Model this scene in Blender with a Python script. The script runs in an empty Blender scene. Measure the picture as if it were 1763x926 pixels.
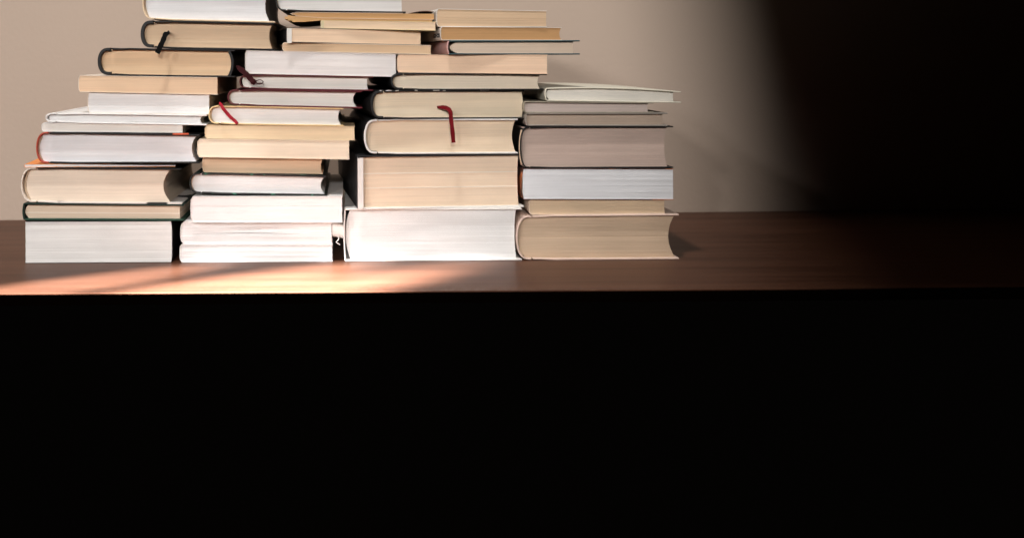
import bpy, bmesh, math, random
from mathutils import Vector, Matrix
S = bpy.context.scene
C = S.collection
R = math.radians
random.seed(7)

# ------------------------------------------------------------------ camera, world, lamps, exposure
PXM = 0.00055          # metres per photograph pixel at the plane of the book fronts (y = 0)
D = 1.05               # camera distance to that plane
HC = 350*PXM           # camera height above the table top
ROLL = R(0.35)
cam = bpy.data.cameras.new('camera'); camo = bpy.data.objects.new('camera', cam); C.objects.link(camo)
cam.sensor_width = 36.0
cam.lens = 36.0*(D/PXM)/1763.0
cam.shift_x = (881.5-600)/1763.0
cam.shift_y = -(463-100)/1763.0
cam.clip_end = 50; cam.clip_start = 0.01
cam.dof.use_dof = True; cam.dof.focus_distance = D; cam.dof.aperture_fstop = 6.3
camo.matrix_world = Matrix.Translation((0, -D, HC)) @ Matrix.Rotation(R(90), 4, 'X') @ Matrix.Rotation(-ROLL, 4, 'Z')
S.camera = camo

w = bpy.data.worlds.new('World'); S.world = w; w.use_nodes = True
w.node_tree.nodes['Background'].inputs[0].default_value = (1.0, .82, .70, 1)
w.node_tree.nodes['Background'].inputs[1].default_value = 0.001
S.view_settings.view_transform = 'Standard'; S.view_settings.look = 'None'
S.view_settings.exposure = 0; S.view_settings.gamma = 1

def spot(name, target, direction, dist, power, col, size, blend, radius, sx=1, sy=1):
    l = bpy.data.lights.new(name, 'SPOT'); o = bpy.data.objects.new(name, l); C.objects.link(o)
    d = Vector(direction).normalized()
    o.location = Vector(target) - d*dist
    o.rotation_euler = d.to_track_quat('-Z', 'Y').to_euler()
    o.scale = (sx, sy, 1)
    l.energy = power; l.color = col; l.spot_size = R(size); l.spot_blend = blend; l.shadow_soft_size = radius
    return o
SUN = (0.80, 0.62, -0.50)
EDGE = Vector((.428, .316, .14))      # added cut-off: room lamp cones end at this wall point, dark beyond
def room_lamp(name, direction, dist, power, col, radius, blend=.05, aim=(-.75, .28, .13)):
    d = Vector(direction).normalized(); P = Vector((-.2, .15, .13))-d*dist
    ax = (Vector(aim)-P).normalized(); half = ax.angle(EDGE-P)*1.02
    l = bpy.data.lights.new(name, 'SPOT'); o = bpy.data.objects.new(name, l); C.objects.link(o)
    o.location = P; o.rotation_euler = ax.to_track_quat('-Z', 'Y').to_euler()
    l.energy = power; l.color = col; l.spot_size = 2*half; l.spot_blend = blend; l.shadow_soft_size = radius
# soft daylight of the room, from the left, in front and above
room_lamp('room_light', (.30, 1, -.32), 2.9, 66, (1.0, .955, .91), .09)
# added fill lamps: one straight ahead, one high in front to brighten the wall
room_lamp('front_fill_light', (-.05, 1, -.27), 2.9, 122, (1.0, .945, .89), .10)
room_lamp('overhead_fill_light', (.02, .8, -2.2), 2.5, 170, (1.0, .96, .915), .11)
# light of the curtained window on the left
room_lamp('curtained_window_light', (.60, .90, -.40), 3.0, 62, (1.0, .985, .98), .10)
# bare sun through the gap in the curtain: one broad beam and the streaks beside the curtain folds
SUNC = (1.0, .98, .965)
NS = Vector(SUN).normalized()
HS = Vector((NS.y, -NS.x, 0)).normalized(); VS = HS.cross(NS)
def beam(h, v, hw, vw, power, blend, rad=.012):
    d = 4.0
    spot('sun_through_curtain_gap', HS*h+VS*v, SUN, d, power*5, SUNC, 2*math.degrees(math.atan(hw/d)), blend, rad, 1, vw/hw)
beam(-.010, -.030, .095, .098, 58, .45, .03)
beam(-.075, .060, .022, .030, 45, .9)
beam(-.064, -.130, .040, .092, 2900, .45, .016)
beam(.024, -.083, .044, .090, 6000, .50, .022)
beam(.086, -.058, .040, .090, 8200, .80, .030)

# ------------------------------------------------------------------ helpers
def at(px, py, Y=0.0):
    """photograph pixel -> world x, z on the upright plane at depth Y"""
    a, b = px-600.0, py-100.0
    c, s_ = math.cos(ROLL), math.sin(ROLL)
    k = PXM*(D+Y)/D
    return (a*c - b*s_)*k, HC - (a*s_ + b*c)*k

MATS = {}
def mat_page(col, seed=0):
    key = ('page', tuple(col), seed)
    if key in MATS: return MATS[key]
    m = bpy.data.materials.new('paper_edge'); m.use_nodes = True; nt = m.node_tree; n = nt.nodes; L = nt.links
    b = n['Principled BSDF']; b.inputs['Roughness'].default_value = .85; b.inputs['Specular IOR Level'].default_value = .15
    tc = n.new('ShaderNodeTexCoord')
    wn = n.new('ShaderNodeTexNoise'); wn.inputs['Scale'].default_value = 14; wn.inputs['Detail'].default_value = 2
    L.new(tc.outputs['Object'], wn.inputs['Vector'])
    wm = n.new('ShaderNodeVectorMath'); wm.operation = 'MULTIPLY'; wm.inputs[1].default_value = (0, 0, .0035); L.new(wn.outputs['Color'], wm.inputs[0])
    warp = n.new('ShaderNodeVectorMath'); warp.operation = 'ADD'; L.new(tc.outputs['Object'], warp.inputs[0]); L.new(wm.outputs[0], warp.inputs[1])
    def noise(sc, loc, det=3):
        mp = n.new('ShaderNodeMapping'); mp.inputs['Scale'].default_value = sc; mp.inputs['Location'].default_value = loc
        t = n.new('ShaderNodeTexNoise'); t.inputs['Scale'].default_value = 1; t.inputs['Detail'].default_value = det
        L.new(warp.outputs[0], mp.inputs['Vector']); L.new(mp.outputs['Vector'], t.inputs['Vector']); return t
    fine = noise((9, 9, 1500), (seed*3.1, 0, 0), 4)
    band = noise((5, 5, 260), (seed*1.7, 2, 0), 2)
    blot = noise((22, 22, 40), (seed*2.3, 5, 1), 4)
    def ramp(t, a, c0, c1, p0=.3, p1=.7):
        r = n.new('ShaderNodeMapRange'); r.inputs['From Min'].default_value = p0; r.inputs['From Max'].default_value = p1
        r.inputs['To Min'].default_value = c0; r.inputs['To Max'].default_value = c1
        L.new(t.outputs['Fac'], r.inputs['Value']); return r
    f1 = ramp(fine, 0, .92, 1.04); f2 = ramp(band, 0, .955, 1.03); f3 = ramp(blot, 0, .94, 1.035)
    m1 = n.new('ShaderNodeMath'); m1.operation = 'MULTIPLY'; L.new(f1.outputs[0], m1.inputs[0]); L.new(f2.outputs[0], m1.inputs[1])
    m2 = n.new('ShaderNodeMath'); m2.operation = 'MULTIPLY'; L.new(m1.outputs[0], m2.inputs[0]); L.new(f3.outputs[0], m2.inputs[1])
    mx = n.new('ShaderNodeVectorMath'); mx.operation = 'SCALE'; mx.inputs[0].default_value = col
    L.new(m2.outputs[0], mx.inputs['Scale']); L.new(mx.outputs[0], b.inputs['Base Color'])
    MATS[key] = m; return m

def mat_cover(col, rough=.5, fleck=None, amount=.62, scale=160, spec=.25):
    key = ('cover', tuple(col), rough, fleck, amount)
    if key in MATS: return MATS[key]
    m = bpy.data.materials.new('cover_cloth'); m.use_nodes = True; nt = m.node_tree; n = nt.nodes; L = nt.links
    b = n['Principled BSDF']; b.inputs['Roughness'].default_value = rough; b.inputs['Specular IOR Level'].default_value = spec
    tc = n.new('ShaderNodeTexCoord')
    t = n.new('ShaderNodeTexNoise'); t.inputs['Scale'].default_value = 60; t.inputs['Detail'].default_value = 6
    L.new(tc.outputs['Object'], t.inputs['Vector'])
    r = n.new('ShaderNodeMapRange'); r.inputs['From Min'].default_value = .3; r.inputs['From Max'].default_value = .7
    r.inputs['To Min'].default_value = .9; r.inputs['To Max'].default_value = 1.06; L.new(t.outputs['Fac'], r.inputs['Value'])
    mx = n.new('ShaderNodeVectorMath'); mx.operation = 'SCALE'; mx.inputs[0].default_value = col
    L.new(r.outputs[0], mx.inputs['Scale'])
    src = mx.outputs[0]
    if fleck:
        t2 = n.new('ShaderNodeTexNoise'); t2.inputs['Scale'].default_value = scale; t2.inputs['Detail'].default_value = 2
        L.new(tc.outputs['Object'], t2.inputs['Vector'])
        st = n.new('ShaderNodeMapRange'); st.inputs['From Min'].default_value = amount; st.inputs['From Max'].default_value = amount+.04
        L.new(t2.outputs['Fac'], st.inputs['Value'])
        mc = n.new('ShaderNodeMix'); mc.data_type = 'RGBA'; mc.inputs['B'].default_value = (*fleck, 1)
        L.new(st.outputs[0], mc.inputs['Factor']); L.new(src, mc.inputs['A']); src = mc.outputs['Result']
    L.new(src, b.inputs['Base Color'])
    bp = n.new('ShaderNodeBump'); bp.inputs['Strength'].default_value = .12; bp.inputs['Distance'].default_value = .0005
    t3 = n.new('ShaderNodeTexNoise'); t3.inputs['Scale'].default_value = 900; L.new(tc.outputs['Object'], t3.inputs['Vector'])
    L.new(t3.outputs['Fac'], bp.inputs['Height']); L.new(bp.outputs[0], b.inputs['Normal'])
    MATS[key] = m; return m

def build(name, bm, m, parent=None, bevel=0, smooth=False):
    me = bpy.data.meshes.new(name); bm.normal_update(); bm.to_mesh(me); bm.free()
    o = bpy.data.objects.new(name, me); C.objects.link(o); me.materials.append(m)
    if smooth:
        for p in me.polygons: p.use_smooth = True
    if parent: o.parent = parent
    if bevel:
        md = o.modifiers.new('bevel', 'BEVEL'); md.width = bevel; md.segments = 2; md.limit_method = 'ANGLE'; md.angle_limit = R(50)
    return o

def ribbon_mesh(pts, width, thick=.0004, wdir=None, taper=.3):
    """flat band through world points; wdir = direction across the band"""
    bm = bmesh.new(); rings = []
    P = [Vector(p) for p in pts]
    # Catmull-Rom
    Q = []
    for i in range(len(P)-1):
        p0 = P[max(i-1, 0)]; p1 = P[i]; p2 = P[i+1]; p3 = P[min(i+2, len(P)-1)]
        for k in range(6):
            t = k/6
            Q.append(.5*((2*p1)+(-p0+p2)*t+(2*p0-5*p1+4*p2-p3)*t*t+(-p0+3*p1-3*p2+p3)*t**3))
    Q.append(P[-1])
    for i, q in enumerate(Q):
        tan = (Q[min(i+1, len(Q)-1)]-Q[max(i-1, 0)]).normalized()
        if wdir: a = Vector(wdir)
        else: a = tan.cross(Vector((0, -1, 0)))
        a = (a-tan*a.dot(tan)).normalized(); nrm = tan.cross(a).normalized()
        wd = width*(taper+(1-taper)*min(1, i/(len(Q)*.3)))*(1+.06*math.sin(i*1.7)); q = q+nrm*.0004*math.sin(i*.9)
        rings.append([bm.verts.new(q+a*sx*wd/2+nrm*sz*thick/2) for sx, sz in ((-1,-1),(1,-1),(1,1),(-1,1))])
    for r0, r1 in zip(rings, rings[1:]):
        for k in range(4): bm.faces.new((r0[k], r0[(k+1)%4], r1[(k+1)%4], r1[k]))
    bm.faces.new(rings[0][::-1]); bm.faces.new(rings[-1])
    bmesh.ops.recalc_face_normals(bm, faces=bm.faces)
    return bm

def tube_mesh(pts, rad, n=8):
    bm = bmesh.new(); rings = []; P = [Vector(p) for p in pts]
    for i, q in enumerate(P):
        tan = (P[min(i+1, len(P)-1)]-P[max(i-1, 0)]).normalized()
        a = tan.cross(Vector((0, -1, .01))).normalized(); b = tan.cross(a)
        rings.append([bm.verts.new(q+(a*math.cos(2*math.pi*k/n)+b*math.sin(2*math.pi*k/n))*rad) for k in range(n)])
    for r0, r1 in zip(rings, rings[1:]):
        for k in range(n): bm.faces.new((r0[k], r0[(k+1)%n], r1[(k+1)%n], r1[k]))
    bmesh.ops.recalc_face_normals(bm, faces=bm.faces)
    return bm

# ------------------------------------------------------------------ a book
NX = 14
def page_block_mesh(xl, xr, zb, zt, y0, y1, seed, jit=.00022, lay=.0009, wave=0, xjit=None, rc=None, lines=()):
    """stack of leaves: xl(t), xr(t) edge curves, zb(x), zt(x) lower and upper faces"""
    rnd = random.Random(seed)
    bm = bmesh.new()
    h = zt((xl(.5)+xr(.5))/2)-zb((xl(.5)+xr(.5))/2)
    N = max(5, int(h/lay))
    if xjit is None: xjit = jit*.8
    wk = 0
    for i in range(N):
        if rnd.random() < .12: wk = max(0, min(.0009, wk+rnd.uniform(-.0006, .0006)))
        t0, t1 = i/N, (i+1)/N; tm = (t0+t1)/2
        jy = rnd.uniform(0, jit)*(2.2 if rnd.random() < .08 else 1); jr = rnd.uniform(-xjit, 0)
        jy += wk*.55*(jit/.00022)**.5
        if i in (0, N-1): jy = 0
        pale = any(abs(tm-q) <= .5/N for q in lines)
        if pale: jy = -.0003
        nf0 = len(bm.faces)
        a, b = xl(tm), xr(tm)+jr
        rows = []
        for k in range(NX+1):
            u = k/NX; x = a+(b-a)*u
            A, B = zb(x), zt(x)
            wv = wave*math.sin(math.pi*min(1, u*1.15))*math.sin(math.pi*t0)*h if wave else 0
            wv1 = wave*math.sin(math.pi*min(1, u*1.15))*math.sin(math.pi*t1)*h if wave else 0
            zl, zh = A+(B-A)*t0+wv, A+(B-A)*t1+wv1
            yy = y0+jy+(rc(u, tm) if rc else 0)
            rows.append([bm.verts.new((x, yy, zl)), bm.verts.new((x, yy, zh)), bm.verts.new((x, y1, zh)), bm.verts.new((x, y1, zl))])
        for r0, r1 in zip(rows, rows[1:]):
            for q in range(4): bm.faces.new((r0[q], r1[q], r1[(q+1)%4], r0[(q+1)%4]))
        bm.faces.new(rows[0]); bm.faces.new(rows[-1][::-1])
        if pale:
            bm.faces.ensure_lookup_table()
            for q in range(nf0, len(bm.faces)): bm.faces[q].material_index = 1
    bmesh.ops.recalc_face_normals(bm, faces=bm.faces)
    return bm

def sheet_mesh(poly, th, y0, y1, flip=1):
    """strip that follows the x,z polyline, thickened by th to the left of travel, run from y0 to y1"""
    bm = bmesh.new(); n = len(poly); outer, inner = [], []
    P = [Vector((p[0], p[1])) for p in poly]
    for i in range(n):
        tan = (P[min(i+1, n-1)]-P[max(i-1, 0)]); tan.normalize()
        nr = Vector((-tan.y, tan.x))*flip*th
        q = P[i]+nr
        outer.append([bm.verts.new((P[i].x, y, P[i].y)) for y in (y0, y1)])
        inner.append([bm.verts.new((q.x, y, q.y)) for y in (y0, y1)])
    for i in range(n-1):
        bm.faces.new((outer[i][0], outer[i+1][0], outer[i+1][1], outer[i][1]))
        bm.faces.new((inner[i][0], inner[i][1], inner[i+1][1], inner[i+1][0]))
        bm.faces.new((outer[i][0], inner[i][0], inner[i+1][0], outer[i+1][0]))
        bm.faces.new((outer[i][1], outer[i+1][1], inner[i+1][1], inner[i][1]))
    for i in (0, n-1): bm.faces.new((outer[i][0], outer[i][1], inner[i][1], inner[i][0]))
    bmesh.ops.recalc_face_normals(bm, faces=bm.faces)
    return bm

WHITE = (.84, .83, .83); OFFW = (.85, .81, .76); CREAM = (.80, .66, .52); PEACH = (.80, .58, .40); TAN = (.80, .565, .365)
BROWN = (.55, .33, .17); MAUVE = (.54, .42, .365); BEIGE = (.70, .54, .40); IVORY = (.85, .735, .59)
K = (.012, .012, .013); KG = (.012, .03, .024); GREEN = (.013, .05, .032)

TOP = {}          # last book of each stack -> its upper face in world x
BOOKS = {}
GROUP = {1: 'books in the leftmost stack', 2: 'books in the second stack from the left', 3: 'books in the third stack from the left', 4: 'books in the rightmost stack'}

def book(key, name, label, x0, x1, bot, top, kind, page, cover, Y=0.0, L=.20, rot=0, sp=None, ov=0, bul=None, ct=2.2,
         side='L', back=None, spine=None, pl=None, pr=None, conc=None, rec=.0045, wave=0, lay=.0009, bow=0, jit=.00022, flat=False, rc=None, lines=(), spt=1.0, flap=False, edge=None):
    """x0,x1: outer left/right in photo pixels; bot, top: (left,right) pixel rows of the lower and upper face;
       pl, pr: pixel columns where the page block begins and ends"""
    st = int(key[0])
    ax0, zbl = at(x0, bot[0], Y); ax1, zbr = at(x1, bot[1], Y)
    _, ztl = at(x0, top[0], Y); _, ztr = at(x1, top[1], Y)
    W = ax1-ax0
    # rest on the book below
    if st in TOP:
        bx0, bx1, bl, br = TOP[st]
        f = lambda x: bl+(br-bl)*(x-bx0)/(bx1-bx0)
        g = lambda x: zbl+(zbr-zbl)*(x-ax0)/W
        xs = [max(ax0, bx0), min(ax1, bx1)]
        d = max(f(x)-g(x) for x in xs)
    else:
        d = -min(zbl, zbr); zbl = zbr = (zbl+zbr)/2; d = -zbl
    zbl += d; zbr += d
    print('  %s gap closed %.1f mm, thick %.1f mm' % (key, d*1000, ((ztl-zbl)+(ztr-zbr))*500))
    TOP[st] = (ax0, ax1, ztl, ztr)
    root = bpy.data.objects.new(name, None); C.objects.link(root); root.empty_display_size = .02
    cx = (ax0+ax1)/2; z0 = (zbl+zbr)/2
    root.location = (cx, Y, z0); root.rotation_euler = (0, 0, R(rot))
    root['label'] = label; root['category'] = 'magazine' if name == 'magazine' else 'book'; root['group'] = GROUP[st]
    BOOKS[key] = root
    h0 = W/2
    zb = lambda x: zbl-z0+(zbr-zbl)*(x+h0)/W
    zt = lambda x: ztl-z0+(ztr-ztl)*(x+h0)/W+bow*(1-(x/h0)**2)
    H = zt(0)-zb(0)
    mc = mat_cover(*cover) if isinstance(cover[0], tuple) else mat_cover(cover)
    mb = mc if back is None else (mat_cover(*back) if isinstance(back[0], tuple) else mat_cover(back))
    ms = mc if spine is None else (mat_cover(*spine) if isinstance(spine[0], tuple) else mat_cover(spine))
    mp = mat_page(page, len(BOOKS))
    seed = len(BOOKS)*11
    loc = lambda px: at(px, (bot[0]+top[0])/2, Y)[0]-cx
    if kind == 'hard':
        t = ct*PXM
        PL = loc(pl) if pl else -h0+.004
        PR = loc(pr) if pr else h0-.004
        spw = PL+h0                                   # spine outermost to pages
        b = bul*PXM if bul is not None else spw*.75
        c = conc*PXM if conc is not None else min(b, H*.16)
        f = lambda x: (2*x-1)**2
        xl = lambda q: PL-min(b, spw-t*.9)*(1-f(q))*.92
        xr = lambda q: PR-c*(1-f(q))
        build('page_block', page_block_mesh(xl, xr, lambda x: zb(x)+t, lambda x: zt(x)-t, rec, L-rec, seed, wave=wave, lay=lay, jit=jit, rc=rc, lines=lines), mp, root).data.materials.append(mat_page((.86, .77, .67), 99))
        if flat:                                      # square back
            hx = -h0+t
            bx = hx+.0008
        else:
            bx = PL+.006
        # boards
        def board(zf, sgn, m_, nm):
            pts = []
            for k in range(NX+1):
                u = k/NX; x = bx+(h0-bx)*u
                dip = 0
                if not flat and u < .12: dip = -sgn*.0007*math.cos(math.pi*u/.12*.5)
                pts.append((x, zf(x)+dip))
            return build(nm, sheet_mesh(pts, t, 0, L, -1 if sgn > 0 else 1), m_, root, .0006)
        board(zt, 1, mc, 'front_cover'); board(zb, -1, mb, 'back_cover')
        # spine
        zlo, zhi = zb(-h0), zt(-h0)
        pts = []
        if flat:
            e = .0003
            for k in range(9):
                q = k/8; bowx = .0012*math.sin(math.pi*q)
                pts.append((-h0+.0012-bowx, zlo+e+(zhi-zlo-2*e)*q))
            o = build('spine', sheet_mesh(pts, t*.95, 0.0002, L-.0002, -1), ms, root, .0005)
        else:
            n = 22
            for k in range(n+1):
                a = -math.pi/2+math.pi*k/n
                q = .5+.5*math.sin(a)
                # from the hinge out and back
                ww = bx-.0012+h0
                x = bx-.0012-ww*(math.cos(a)**.62)
                z = zlo+.0004+(zhi-zlo-.0008)*q
                pts.append((x, z))
            o = build('spine', sheet_mesh(pts, t*spt, 0, L, -1), ms, root, .0004, smooth=False)
            if edge:
                o.data.materials.append(mat_cover(edge))
                for q in o.data.polygons:
                    if q.normal.y < -.9: q.material_index = 1
            if flap:
                pf = [(xr(q)+.0030, zb(PR)+t*.5+(zt(PR)-zb(PR)-t)*q) for q in [k/14 for k in range(15)]]
                build('fore_edge_flap', sheet_mesh(pf, .0024, 0, L, 1), mc, root, .0004)
            # headband between the spine and the leaves
            hb = []
            for k in range(13):
                q = .06+.88*k/12
                hb.append((xl(q)-.0011, rec+.0004, zb(PL)+t+(H-2*t)*q))
            if H > .015 and spw > 4*PXM: build('headband', tube_mesh(hb, .0011), mat_cover((.55, .42, .30)), root)
    else:
        t = .00045*ct/2.2
        c = conc*PXM if conc is not None else 0
        b = bul*PXM if bul is not None else .0006
        f = lambda x: (2*x-1)**2
        lf = (lambda q: -h0+t+b*f(q)**2) if side == 'L' else (lambda q: -h0+.0004+(b*f(q)**2 if bul else 0))
        PR = loc(pr) if pr else h0
        rf = (lambda q: PR-.0004-c*(1-f(q))) if side == 'L' else (lambda q: PR-t-b*f(q)**2)
        build('page_block', page_block_mesh(lf, rf, lambda x: zb(x)+t, lambda x: zt(x)-t, .0004, L-.0004, seed, wave=wave, lay=lay, jit=jit, rc=rc, lines=lines), mp, root).data.materials.append(mat_page((.86, .77, .67), 99))
        pts = []
        lo = [( -h0+t+b+(h0+PR-t-b)*k/NX) for k in range(NX+1)] if side == 'L' else [(-h0+(h0+PR-t-b)*k/NX) for k in range(NX+1)]
        if side == 'L':
            for x in reversed(lo): pts.append((x, zb(x)))
            for k in range(1, 8): q = k/8; pts.append((-h0+b*f(q)**2, zb(-h0)+(zt(-h0)-zb(-h0))*q))
            for x in lo: pts.append((x, zt(x)))
            fl = -1
        else:
            for x in lo: pts.append((x, zb(x)))
            for k in range(1, 8): q = k/8; pts.append((PR-b*f(q)**2, zb(PR)+(zt(PR)-zb(PR))*q))
            for x in reversed(lo): pts.append((x, zt(x)))
            fl = 1
        build('cover', sheet_mesh(pts, t, 0, L, fl), mc, root)
    return root

def strip(key, name, pts, width, m, wdir=None, label=None, thick=.0002):
    """band given by photo pixels and depth, parented to its book"""
    P = []
    for px, py, Y in pts:
        x, z = at(px, py, Y); P.append((x, Y, z))
    root = BOOKS[key]
    M = Matrix.LocRotScale(root.location, root.rotation_euler, None).inverted()
    o = build(name, ribbon_mesh([M @ Vector(p) for p in P], width*PXM, thick, wdir), m, root)
    if label: o['label'] = label
    return o

def folded_magazine():
    Y, L = 0.0, .18
    ax0, zl = at(489, 33, Y); ax1, zr = at(748, 35.5, Y)
    bx0, bx1, bl, br = TOP[2]
    f = lambda x: bl+(br-bl)*(x-bx0)/(bx1-bx0)
    root = bpy.data.objects.new('magazine', None); C.objects.link(root)
    cx = (ax0+ax1)/2; z0 = f(cx); root.location = (cx, Y, z0)
    root['label'] = 'folded brown-paged magazine with a curled left end, near the top of the second stack'
    root['category'] = 'magazine'; root['group'] = GROUP[2]; BOOKS['2o'] = root
    h0 = (ax1-ax0)/2; p = PXM
    base = lambda x: f(x+cx)-z0
    mp = mat_page((.62, .37, .17), 77)
    # lower flap, hanging a little over the short book at its left end, and the upper fold
    X = lambda px: at(px, 30, Y)[0]-cx
    e0 = X(556)
    low_b = lambda x: base(x)+.0001-(0 if x > e0 else .0022*math.sin(math.pi*min(1, (e0-x)/(e0+h0))*.62))
    low_t = lambda x: base(x)+.0020+(.0022*max(0, min(1, (e0-x)/(e0+h0)))*1.1 if x < e0 else 0)
    xl = lambda q: -h0+.012*(abs(q-.6)*1.5)**1.6
    build('page_block', page_block_mesh(xl, lambda q: h0-.002, low_b, low_t, .0004, L, 501, lay=.0006), mp, root)
    up_b = lambda x: low_t(x)+.0002
    topz = lambda x: at(cx+x, 0, Y)[1]
    zt0 = at(500, 21, Y)[1]-z0; zt1 = at(747, 23.5, Y)[1]-z0
    up_t = lambda x: zt0+(zt1-zt0)*(x+h0)/(2*h0)
    xu = lambda q: X(501)+.009*(2*q-1)**2
    build('page_block', page_block_mesh(xu, lambda q: h0-.0004, up_b, lambda x: up_t(x)-.0005, .0006, L, 502, lay=.0006), mp, root)
    pts = []
    for k in range(13): q = k/12; x = h0-.001-(h0-.001-X(508))*q; pts.append((x, low_t(x)-.00005))
    for k in range(1, 10): q = k/10; x = xu(q)-.0006; pts.append((x, up_b(x)+(up_t(x)-up_b(x))*q))
    xe = X(694)
    for k in range(8): q = k/7; x = X(508)+(xe-X(508))*q; pts.append((x, up_t(x)))
    build('cover', sheet_mesh(pts, .0004, 0, L, -1), mat_cover((.66, .52, .40)), root)
    pts = []
    for k in range(10):
        q = k/9; x = X(703)+(h0-.0005-X(703))*q
        pts.append((x, up_t(x)-.0002+.0026*math.sin(math.pi*min(1, q*1.02)*.72)))
    build('back_cover', sheet_mesh(pts, .0005, .001, L, -1), mat_cover((.20, .13, .10)), root)
    TOP[2] = (ax0, ax1, zt0+z0, zt1+z0)

# ------------------------------------------------------------------ the setting
def mat_wood():
    m = bpy.data.materials.new('varnished_wood'); m.use_nodes = True; nt = m.node_tree; n = nt.nodes; L = nt.links
    b = n['Principled BSDF']
    tc = n.new('ShaderNodeTexCoord'); mp = n.new('ShaderNodeMapping'); mp.inputs['Scale'].default_value = (1.6, 34, 34); mp.inputs['Rotation'].default_value = (0, 0, R(1.5))
    L.new(tc.outputs['Object'], mp.inputs['Vector'])
    t = n.new('ShaderNodeTexNoise'); t.inputs['Scale'].default_value = 1; t.inputs['Detail'].default_value = 8; t.inputs['Roughness'].default_value = .62; t.inputs['Distortion'].default_value = .6
    L.new(mp.outputs[0], t.inputs['Vector'])
    mp2 = n.new('ShaderNodeMapping'); mp2.inputs['Scale'].default_value = (7, 420, 60); L.new(tc.outputs['Object'], mp2.inputs['Vector'])
    t2 = n.new('ShaderNodeTexNoise'); t2.inputs['Scale'].default_value = 1; t2.inputs['Detail'].default_value = 5; L.new(mp2.outputs[0], t2.inputs['Vector'])
    mm = n.new('ShaderNodeMath'); mm.operation = 'MULTIPLY_ADD'; mm.inputs[1].default_value = .5; L.new(t2.outputs['Fac'], mm.inputs[0]); L.new(t.outputs['Fac'], mm.inputs[2])
    r = n.new('ShaderNodeValToRGB'); r.color_ramp.elements[0].position = .42; r.color_ramp.elements[1].position = .9
    r.color_ramp.elements[0].color = (.034, .0125, .007, 1); r.color_ramp.elements[1].color = (.108, .047, .028, 1)
    L.new(mm.outputs[0], r.inputs['Fac']); L.new(r.outputs[0], b.inputs['Base Color'])
    b.inputs['Roughness'].default_value = .40; b.inputs['Specular IOR Level'].default_value = .10
    bp = n.new('ShaderNodeBump'); bp.inputs['Strength'].default_value = .06; bp.inputs['Distance'].default_value = .001
    L.new(t2.outputs['Fac'], bp.inputs['Height']); L.new(bp.outputs[0], b.inputs['Normal'])
    return m
def mat_wall():
    m = bpy.data.materials.new('matt_wall_paint'); m.use_nodes = True; nt = m.node_tree; n = nt.nodes; L = nt.links
    b = n['Principled BSDF']; b.inputs['Roughness'].default_value = .9
    tc = n.new('ShaderNodeTexCoord'); t = n.new('ShaderNodeTexNoise'); t.inputs['Scale'].default_value = 3; t.inputs['Detail'].default_value = 5
    L.new(tc.outputs['Object'], t.inputs['Vector'])
    r = n.new('ShaderNodeValToRGB'); r.color_ramp.elements[0].position = .3; r.color_ramp.elements[1].position = .7
    r.color_ramp.elements[0].color = (.475, .375, .305, 1); r.color_ramp.elements[1].color = (.51, .405, .332, 1)
    L.new(t.outputs['Fac'], r.inputs['Fac']); L.new(r.outputs[0], b.inputs['Base Color'])
    t2 = n.new('ShaderNodeTexNoise'); t2.inputs['Scale'].default_value = 160; t2.inputs['Detail'].default_value = 4; L.new(tc.outputs['Object'], t2.inputs['Vector'])
    bp = n.new('ShaderNodeBump'); bp.inputs['Strength'].default_value = .15; bp.inputs['Distance'].default_value = .002
    L.new(t2.outputs['Fac'], bp.inputs['Height']); L.new(bp.outputs[0], b.inputs['Normal'])
    return m
YB = .300; YF = -.1345          # back and front of the table top
SKEW = math.tan(R(2.2))
bm = bmesh.new()
xa, xb = -1.1, 1.6
prof = [(0, YF+.0006), (-.0006, YF), (-.0014, YF+.0005), (-.022, YF+.055), (-.022, None), (0, None)]
ring = []
for x in (xa, xb):
    ring.append([bm.verts.new((x, (y if y is not None else YB+SKEW*x), z)) for z, y in prof])
nP = len(prof)
for k in range(nP): bm.faces.new((ring[0][k], ring[1][k], ring[1][(k+1) % nP], ring[0][(k+1) % nP]))
bm.faces.new(ring[0][::-1]); bm.faces.new(ring[1])
bmesh.ops.recalc_face_normals(bm, faces=bm.faces)
tb = build('table_top', bm, mat_wood()); tb['kind'] = 'structure'
bm = bmesh.new()
g = .002
vs = [bm.verts.new(p) for p in ((xa, YB+g+SKEW*xa, -.022), (xb, YB+g+SKEW*xb, -.022), (xb, YB+g+SKEW*xb, 1.2), (xa, YB+g+SKEW*xa, 1.2))]
ws = [bm.verts.new((v.co.x, v.co.y+.1, v.co.z)) for v in vs]
bm.faces.new(vs); bm.faces.new(ws[::-1])
for k in range(4): bm.faces.new((vs[k], ws[k], ws[(k+1) % 4], vs[(k+1) % 4]))
bmesh.ops.recalc_face_normals(bm, faces=bm.faces)
wl = build('wall', bm, mat_wall()); wl['kind'] = 'structure'

# ------------------------------------------------------------------ the books
H_, P_, M_ = 'hardback_book', 'paperback_book', 'magazine'
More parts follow.
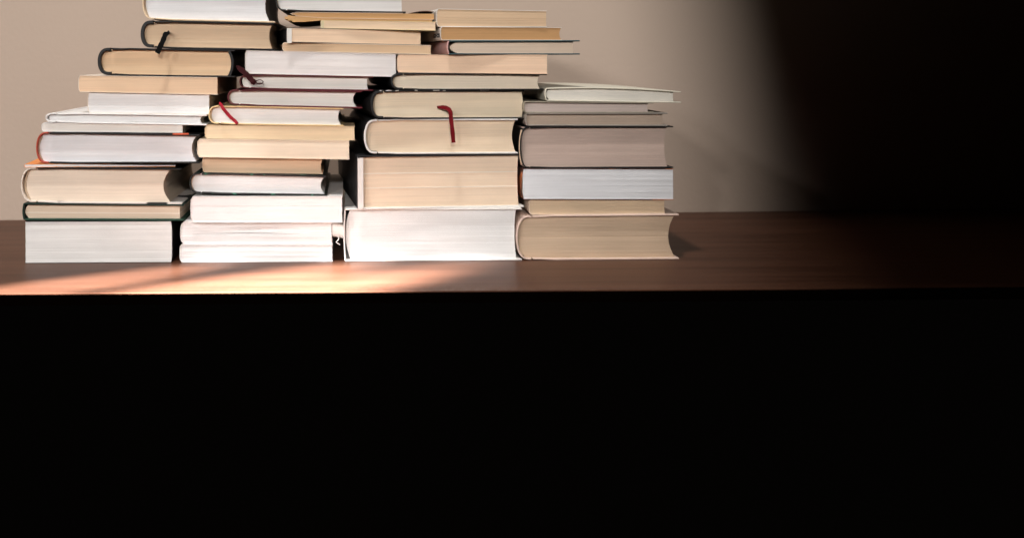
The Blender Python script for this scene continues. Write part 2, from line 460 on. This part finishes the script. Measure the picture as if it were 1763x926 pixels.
# --- leftmost stack, from the table up
book('1a', P_, 'thick white-paged paperback with a black spine, lying on the table below the leftmost stack', 43, 297, (452.5, 452.5), (381, 380.5), 'soft', (.80, .79, .78), K, side='R', L=.2)
book('1b', H_, 'thin dark green hardback with cream pages, second from the bottom of the leftmost stack', 38, 316, (380, 381), (349.5, 352), 'hard', CREAM, KG, back=GREEN, pl=48, pr=309, flat=True, ct=3, conc=1, lines=(.36,))
book('1c', H_, 'fat hardback with cream pages and a pale curved spine, under the orange magazine', 36, 313, (349.5, 352), (288, 290.5), 'hard', (.84, .72, .60), (K, .4, (.30, .10, .07), .66, 60), pl=53, pr=292, bul=11, conc=12, back=((.75, .70, .66), .5, (.02, .02, .02), .55, 30), spine=(.80, .72, .64), ct=2.4)
book('1d', M_, 'thin magazine with an orange cover whose corner sticks out of the leftmost stack', 44, 302, (287.5, 288), (281.8, 282.5), 'soft', WHITE, (.85, .30, .08), L=.19, rot=4, ct=1.6, Y=.004)
book('1e', H_, 'white-paged hardback with a red-orange spine and black boards, on the orange magazine', 62, 344, (280.5, 279.5), (227, 232), 'hard', (.80, .79, .81), K, pl=74, pr=337, bul=9, conc=8, spine=(.46, .07, .04), ct=2.6)
book('1f', P_, 'slim white booklet with a rounded left end, under the white hardback with the visible top', 71.5, 315, (225, 227), (211.5, 215.5), 'soft', OFFW, (.78, .76, .75), bul=3, Y=.002, L=.19)
book('1g', H_, 'thin white hardback whose wide white top cover shows behind its front edge', 78, 356, (211.5, 216), (194, 198), 'hard', WHITE, (.82, .82, .82), pl=87, pr=347, bul=5, conc=3, ct=2.4, L=.215)
book('1h', P_, 'white paperback with a tan corner, between the thin white hardback and the peach paperback', 151, 361, (194, 196.5), (159.5, 163), 'soft', WHITE, (.80, .70, .60), bul=2.5, Y=.003, L=.19)
book('1i', P_, 'peach-paged paperback sticking out to the left below two black hardbacks', 135, 375, (158, 162.8), (130, 133.5), 'soft', PEACH, (.80, .70, .60), bul=2, spine=None, L=.185)
book('1j', H_, 'black hardback with tan pages, just under the hardback with the black ribbon', 168, 405, (129, 132.3), (82, 86.5), 'hard', TAN, K, pl=182, pr=391, bul=9, conc=-6, ct=2.8, spt=1.9, flap=True)
book('1k', H_, 'black hardback with tan pages and a black ribbon hanging from its front', 242, 472, (82, 86), (35, 39.8), 'hard', (.70, .52, .36), K, pl=255, pr=468, bul=8, conc=5, ct=3.0, spt=1.9)
book('1l', H_, 'cream-covered hardback with white pages at the very top of the leftmost stack', 245, 474, (34.5, 39.8), (-22, -17), 'hard', (.78, .78, .80), (.72, .56, .38), pl=257, pr=463, bul=8, conc=7, ct=2.6)
# --- second stack
book('2a', P_, 'white paperback lying on the table at the foot of the second stack', 309, 573, (452, 452), (420.5, 421), 'soft', WHITE, (.82, .80, .79), bul=3, jit=.0004, wave=.015)
book('2b', P_, 'floppy white paperback with wavy, creased pages, second from the table', 310.5, 572.5, (420.5, 420.5), (382, 383), 'soft', WHITE, (.82, .80, .79), bul=5, wave=.07, jit=.0008, Y=.001, lay=.0007, rc=lambda u, t: .0035*math.exp(-((t-.50-.25*(u-.3))/.13)**2-((u-.5)/.26)**2)+.004*math.exp(-((t-.40)/.03)**2-((u-.45)/.30)**2))
book('2c', P_, 'wide white paperback jutting to the right against the third stack', 328, 590, (383, 383), (338.5, 338.5), 'soft', (.82, .80, .80), (.80, .78, .77), bul=3, Y=-.004)
book('2d', H_, 'dark green mottled hardback with bright white pages in the second stack', 326, 563, (337, 340.5), (297, 303), 'hard', WHITE, (K, .4, (.05, .20, .13), .60, 110), pl=336, pr=559, bul=7, conc=7, ct=2.6)
book('2e', P_, 'brown-paged book set back in shade above the dark green mottled hardback', 348.5, 556, (294, 297.5), (270, 273.5), 'soft', (.62, .45, .31), (.72, .56, .40), bul=2, Y=.006, L=.18, conc=3)
book('2f', P_, 'cream paperback with its right end out, tilting down over the brown-paged book', 339.5, 602, (269.5, 273.5), (239.5, 242), 'soft', (.82, .70, .56), (.78, .66, .52), bul=3, L=.18)
book('2g', P_, 'yellowed tan paperback reaching furthest right, under the book with the red ribbon', 352.5, 611, (238.5, 241.5), (215.5, 218), 'soft', (.78, .62, .42), (.66, .50, .32), bul=3, L=.18, Y=.001)
book('2h', H_, 'yellow-covered hardback with white pages and a short red ribbon at its left', 359, 592, (214.5, 218), (181.5, 186.5), 'hard', WHITE, (.75, .56, .30), pl=368, pr=587, bul=5, conc=5, ct=2.2)
book('2i', H_, 'maroon hardback with white pages, the lower of the two maroon ones', 391.5, 624, (181, 186), (153.5, 157), 'hard', OFFW, (.10, .013, .02), pl=402, pr=614, bul=7, conc=6, ct=2.4)
book('2j', H_, 'maroon hardback with a dark curled ribbon loop, just under the thick white paperback', 412, 643, (152, 155.8), (128, 132), 'hard', OFFW, (.09, .012, .018), pl=420, pr=634, bul=4, conc=2, ct=2.2)
book('2k', P_, 'thick white paperback with uneven leaves on top of the maroon hardbacks', 422, 682.5, (122.5, 128), (87, 93.5), 'soft', (.80, .77, .76), (.72, .66, .62), bul=2, jit=.0005)
book('2l', P_, 'thin tan-paged paperback lying directly on the thick white paperback', 486.5, 742.5, (87.5, 93), (73.5, 78.5), 'soft', (.68, .49, .32), (.78, .66, .54), bul=1.5, L=.18)
book('2m', P_, 'peach-paged paperback with a white-edged black spine turned to the left', 493, 727, (74, 78.8), (48, 53), 'soft', (.82, .62, .45), ((.02, .02, .022), .5), bul=1, L=.18, rot=7, Y=.002)
book('2n', P_, 'short peach paperback with a yellow left edge, below the folded brown magazine', 552, 750.5, (49, 53), (35.3, 38), 'soft', (.80, .62, .44), (.70, .58, .34), bul=1, L=.17)
folded_magazine()
book('2p', H_, 'black-covered hardback with pale grey pages at the very top of the second stack', 474, 699, (20.5, 23.5), (-26, -23), 'hard', (.74, .71, .69), K, pl=483, pr=692, bul=6, conc=0, ct=2.6)
# --- third stack
book('3a', H_, 'very thick white hardback lying on the table, partly in bright sun', 591.5, 899, (450, 448), (359.5, 358.5), 'hard', (.82, .82, .82), (.84, .82, .80), pl=603, pr=890, conc=3, flat=True, ct=2.6, L=.23)
book('3b', H_, 'very thick cream-paged hardback with pale lines across its pages and a black top board', 613, 905, (358.5, 357.5), (267, 265.5), 'hard', (.82, .66, .51), ((.02, .02, .022), .35), back=(.80, .78, .75), spine=(.02, .02, .022), pl=626, pr=897, conc=2, lines=(.37, .67), flat=True, ct=3, rot=5, L=.22)
book('3c', H_, 'white-covered hardback with cream pages, the red ribbon hanging in front of it', 626, 894, (262.5, 263), (204.5, 205.5), 'hard', (.80, .65, .49), (.74, .73, .71), pl=640, pr=891, bul=10, conc=6, ct=2.6, L=.21, rot=4, spine=(.016, .016, .017), edge=(.76, .75, .73), spt=1.5)
book('3d', H_, 'black-covered hardback with cream pages and a long red ribbon', 637, 907, (200.5, 201.5), (155, 156), 'hard', (.83, .70, .53), K, pl=650, pr=904, bul=6, conc=-2, ct=2.4, rot=7, L=.21, spt=1.6)
book('3e', H_, 'black hardback with ivory pages, under the peach paperback of the third stack', 672, 945, (154, 154.5), (125.5, 128), 'hard', IVORY, K, pl=684, pr=934, bul=6, conc=4, ct=2, rot=5, spt=1.6)
book('3f', P_, 'peach-paged paperback between a black hardback and the teal hardback', 683.5, 943, (124.5, 127.3), (94.5, 94.5), 'soft', (.86, .63, .46), (.72, .52, .38), bul=2, L=.19)
book('3g', H_, 'teal hardback with a pink spine and long overhanging boards', 768, 1002, (93.5, 93.5), (70.3, 69.5), 'hard', (.85, .68, .54), (.03, .075, .09), spine=(.62, .38, .36), pl=789, pr=992, flat=True, ct=2.2, rot=6, L=.2, conc=0)
book('3h', P_, 'brown-paged paperback with a white lettered spine, on the teal hardback', 757, 970, (70, 69.7), (46.5, 47.4), 'soft', (.55, .32, .15), (.76, .72, .66), bul=2, conc=3, rot=6, L=.18)
book('3i', P_, 'tan-paged paperback with a white spine at the top of the third stack', 751, 943, (46.6, 46.8), (15.8, 18.8), 'soft', (.66, .48, .32), (.78, .74, .68), bul=2, rot=4, L=.18)
# --- rightmost stack
book('4a', H_, 'huge tan-paged hardback with a pink-cream curved spine, lowest in the rightmost stack', 889, 1169.5, (447.5, 443.5), (371, 368.5), 'hard', (.60, .455, .33), (.72, .55, .47), pl=906, pr=1164, bul=14, conc=11, ct=2.8, L=.23)
book('4b', P_, 'thin tan-paged book lying on the huge tan hardback', 911, 1145, (369.5, 367.3), (343, 344), 'soft', (.68, .52, .36), (.74, .60, .48), bul=3, Y=.003, L=.19, ct=3.5)
book('4c', P_, 'grey-white paperback with a thin dark and orange top cover, in the rightmost stack', 899, 1160, (342, 342.5), (290.5, 291), 'soft', (.72, .73, .76), ((.10, .04, .03), .5, (.45, .14, .05), .55, 25), bul=2, L=.2)
book('4d', H_, 'thick mauve-paged hardback with thin black boards', 896, 1160, (290, 289), (218, 217.5), 'hard', MAUVE, K, pl=903, pr=1151, bul=5, conc=5, ct=2, L=.21)
book('4e', H_, 'thin grey-brown hardback lying on the thick mauve-paged one', 904.5, 1150, (216, 216.5), (195, 194.5), 'hard', (.52, .41, .33), (.30, .27, .24), pl=910, pr=1143, flat=True, ct=2.2, L=.2, conc=0)
book('4f', H_, 'thin mauve-paged hardback with olive boards, under the pale green hardback', 902, 1126, (193.5, 193), (175, 177), 'hard', (.64, .54, .50), (.33, .295, .235), pl=908, pr=1118, flat=True, ct=1.6, L=.19, conc=1)
book('4g', H_, 'pale green-white hardback with a slightly bulging top cover, on top of the rightmost stack', 938, 1173, (173.5, 177), (152, 158), 'hard', (.84, .81, .75), (.72, .69, .58), pl=948, pr=1162, flat=True, ct=2, L=.2, bow=.002, conc=1)

# ------------------------------------------------------------------ ribbons, lettering, small marks
kr = mat_cover((.006, .006, .006), .8, spec=.05)
strip('1k', 'ribbon_bookmark', [(290, 57, .012), (289, 56.5, -.003), (285, 60, -.010), (279, 74, -.012), (270.5, 92, -.0125)], 8.5, kr, label='black ribbon hanging over the book below')
rr = mat_cover((.34, .02, .035), .8, spec=.05)
strip('2h', 'ribbon_bookmark', [(377, 180, .012), (379, 178, -.004), (385, 188, -.006), (396, 201, -.005), (405, 209, -.005), (409, 214, -.005)], 5.5, rr, label='short crimson ribbon with a frayed end')
mr = mat_cover((.045, .012, .014), .8, spec=.05)
strip('2j', 'ribbon_bookmark', [(407, 114, .004), (412, 118, -.006), (424, 128, -.008), (434, 139, -.008), (440, 143.5, -.007)], 9, mr, label='dark maroon ribbon curling over the spine')
strip('3d', 'ribbon_bookmark', [(748, 185, .010), (757, 184.8, -.002), (768, 186, -.008), (775, 192, -.011), (777.5, 212, -.012), (781, 246, -.0125)], 7, mat_cover((.15, .008, .012), .8, spec=.05), label='long dark red ribbon hanging over the white-covered book')
pts = []
for k in range(17):
    a = 2*math.pi*k/16
    x, z = at(447+6*math.cos(a+math.pi), 141.5+3.6*math.sin(a+math.pi), -.007); pts.append((x, -.007, z))
M = Matrix.LocRotScale(BOOKS['2j'].location, BOOKS['2j'].rotation_euler, None).inverted()
build('cord_loop', tube_mesh([M @ Vector(p) for p in pts], .0004), mr, BOOKS['2j'])

def patch(key, name, px0, px1, py0, py1, Y, m, th=.0006, label=None):
    """small flat piece on the front of a book, in the book's own frame"""
    root = BOOKS[key]
    x0, z0 = at(px0, py1, root.location.y); x1, z1 = at(px1, py0, root.location.y)
    bm = bmesh.new(); bmesh.ops.create_cube(bm, size=1)
    for v in bm.verts:
        v.co = Vector((x0+(x1-x0)*(v.co.x+.5)-root.location.x, Y+th*v.co.y, z0+(z1-z0)*(v.co.z+.5)-root.location.z))
    o = build(name, bm, m, root)
    if label: o['label'] = label
    return o
# orange-red tab of the dust jacket, white print showing on the edges of dark boards, faded lettering
patch('1e', 'jacket_tab', 297.5, 325, 229.4, 232.2, -.0003, mat_cover((.62, .11, .05)))
wh = mat_cover((.72, .70, .67))
for a, b in ((652, 656), (663, 673), (680, 685), (713, 718), (745, 756), (762, 767), (828, 844)):
    patch('3d', 'printed_mark', a, b, 155.3, 156.6, -.0003, wh)
ink = mat_cover((.03, .028, .027), .6)

patch('3b', 'jacket_edge', 615.5, 624.5, 271, 358, -.0006, mat_cover((.78, .76, .74)))
patch('2m', 'jacket_edge', 494, 502, 49.5, 75, -.0005, mat_cover((.74, .72, .68)))
patch('2n', 'jacket_edge', 552.5, 558, 36.5, 49.5, -.0005, mat_cover((.66, .57, .36)))
# worn lettering on the white spine of the brown-paged paperback
root = BOOKS['3h']; hw = (at(970, 60)[0]-at(757, 60)[0])/2
bm = bmesh.new()
for k, (y, wy, z0, z1) in enumerate(((.004, .0022, .003, .0068), (.0085, .0012, .003, .0068), (.0115, .0026, .003, .0042), (.0115, .0026, .0056, .0068), (.0165, .0014, .003, .0068), (.0195, .003, .0044, .0054), (.024, .0014, .003, .0068), (.0275, .0026, .003, .0042), (.0275, .0026, .0056, .0068), (.0325, .0014, .003, .0068))):
    r = bmesh.ops.create_cube(bm, size=1)
    for v in r['verts']: v.co = Vector((-hw-.0001+v.co.x*.0006, y+wy*(v.co.y+.5), z0+(z1-z0)*(v.co.z+.5)))
build('spine_lettering', bm, ink, root)

# small curled paper tag wedged between the floppy paperback and the very thick white hardback
x0, z0 = at(581.5, 398, .001)
tag = bpy.data.objects.new('paper_tag', None); C.objects.link(tag); tag.location = (x0, .001, z0-.006)
tag['label'] = 'small curled white paper tag with a kinked string, wedged beside the thickest white hardback'
tag['category'] = 'paper tag'
pts = []
for k in range(15):
    q = k/14; a = -1.9+3.4*q
    pts.append((.0060*math.sin(a)*.2, .006-.0062*math.cos(a), .006+.0068*math.sin(a)))
bm = bmesh.new(); rows = []
for (dx, y, z) in pts:
    rows.append([bm.verts.new((sx*.0052, y+yy, z+zz)) for sx, yy, zz in ((-1, 0, .0012), (1, 0, -.0008), (1, .0004, -.0008), (-1, .0004, .0012))])
for r0, r1 in zip(rows, rows[1:]):
    for k in range(4): bm.faces.new((r0[k], r0[(k+1) % 4], r1[(k+1) % 4], r1[k]))
bm.faces.new(rows[0]); bm.faces.new(rows[-1][::-1]); bmesh.ops.recalc_face_normals(bm, faces=bm.faces)
build('curled_paper', bm, mat_cover((.82, .80, .77), .8), tag)
sp = [(.0004, .001, .0015), (.0012, -.0005, -.0025), (-.0002, -.001, -.0045), (-.0022, -.001, -.0062), (.0002, -.001, -.0078), (.0024, -.001, -.0092)]
build('string', tube_mesh([(x*.8, y, z*.8+.0008) for x, y, z in sp], .0005), mat_cover((.80, .78, .75), .9), tag)
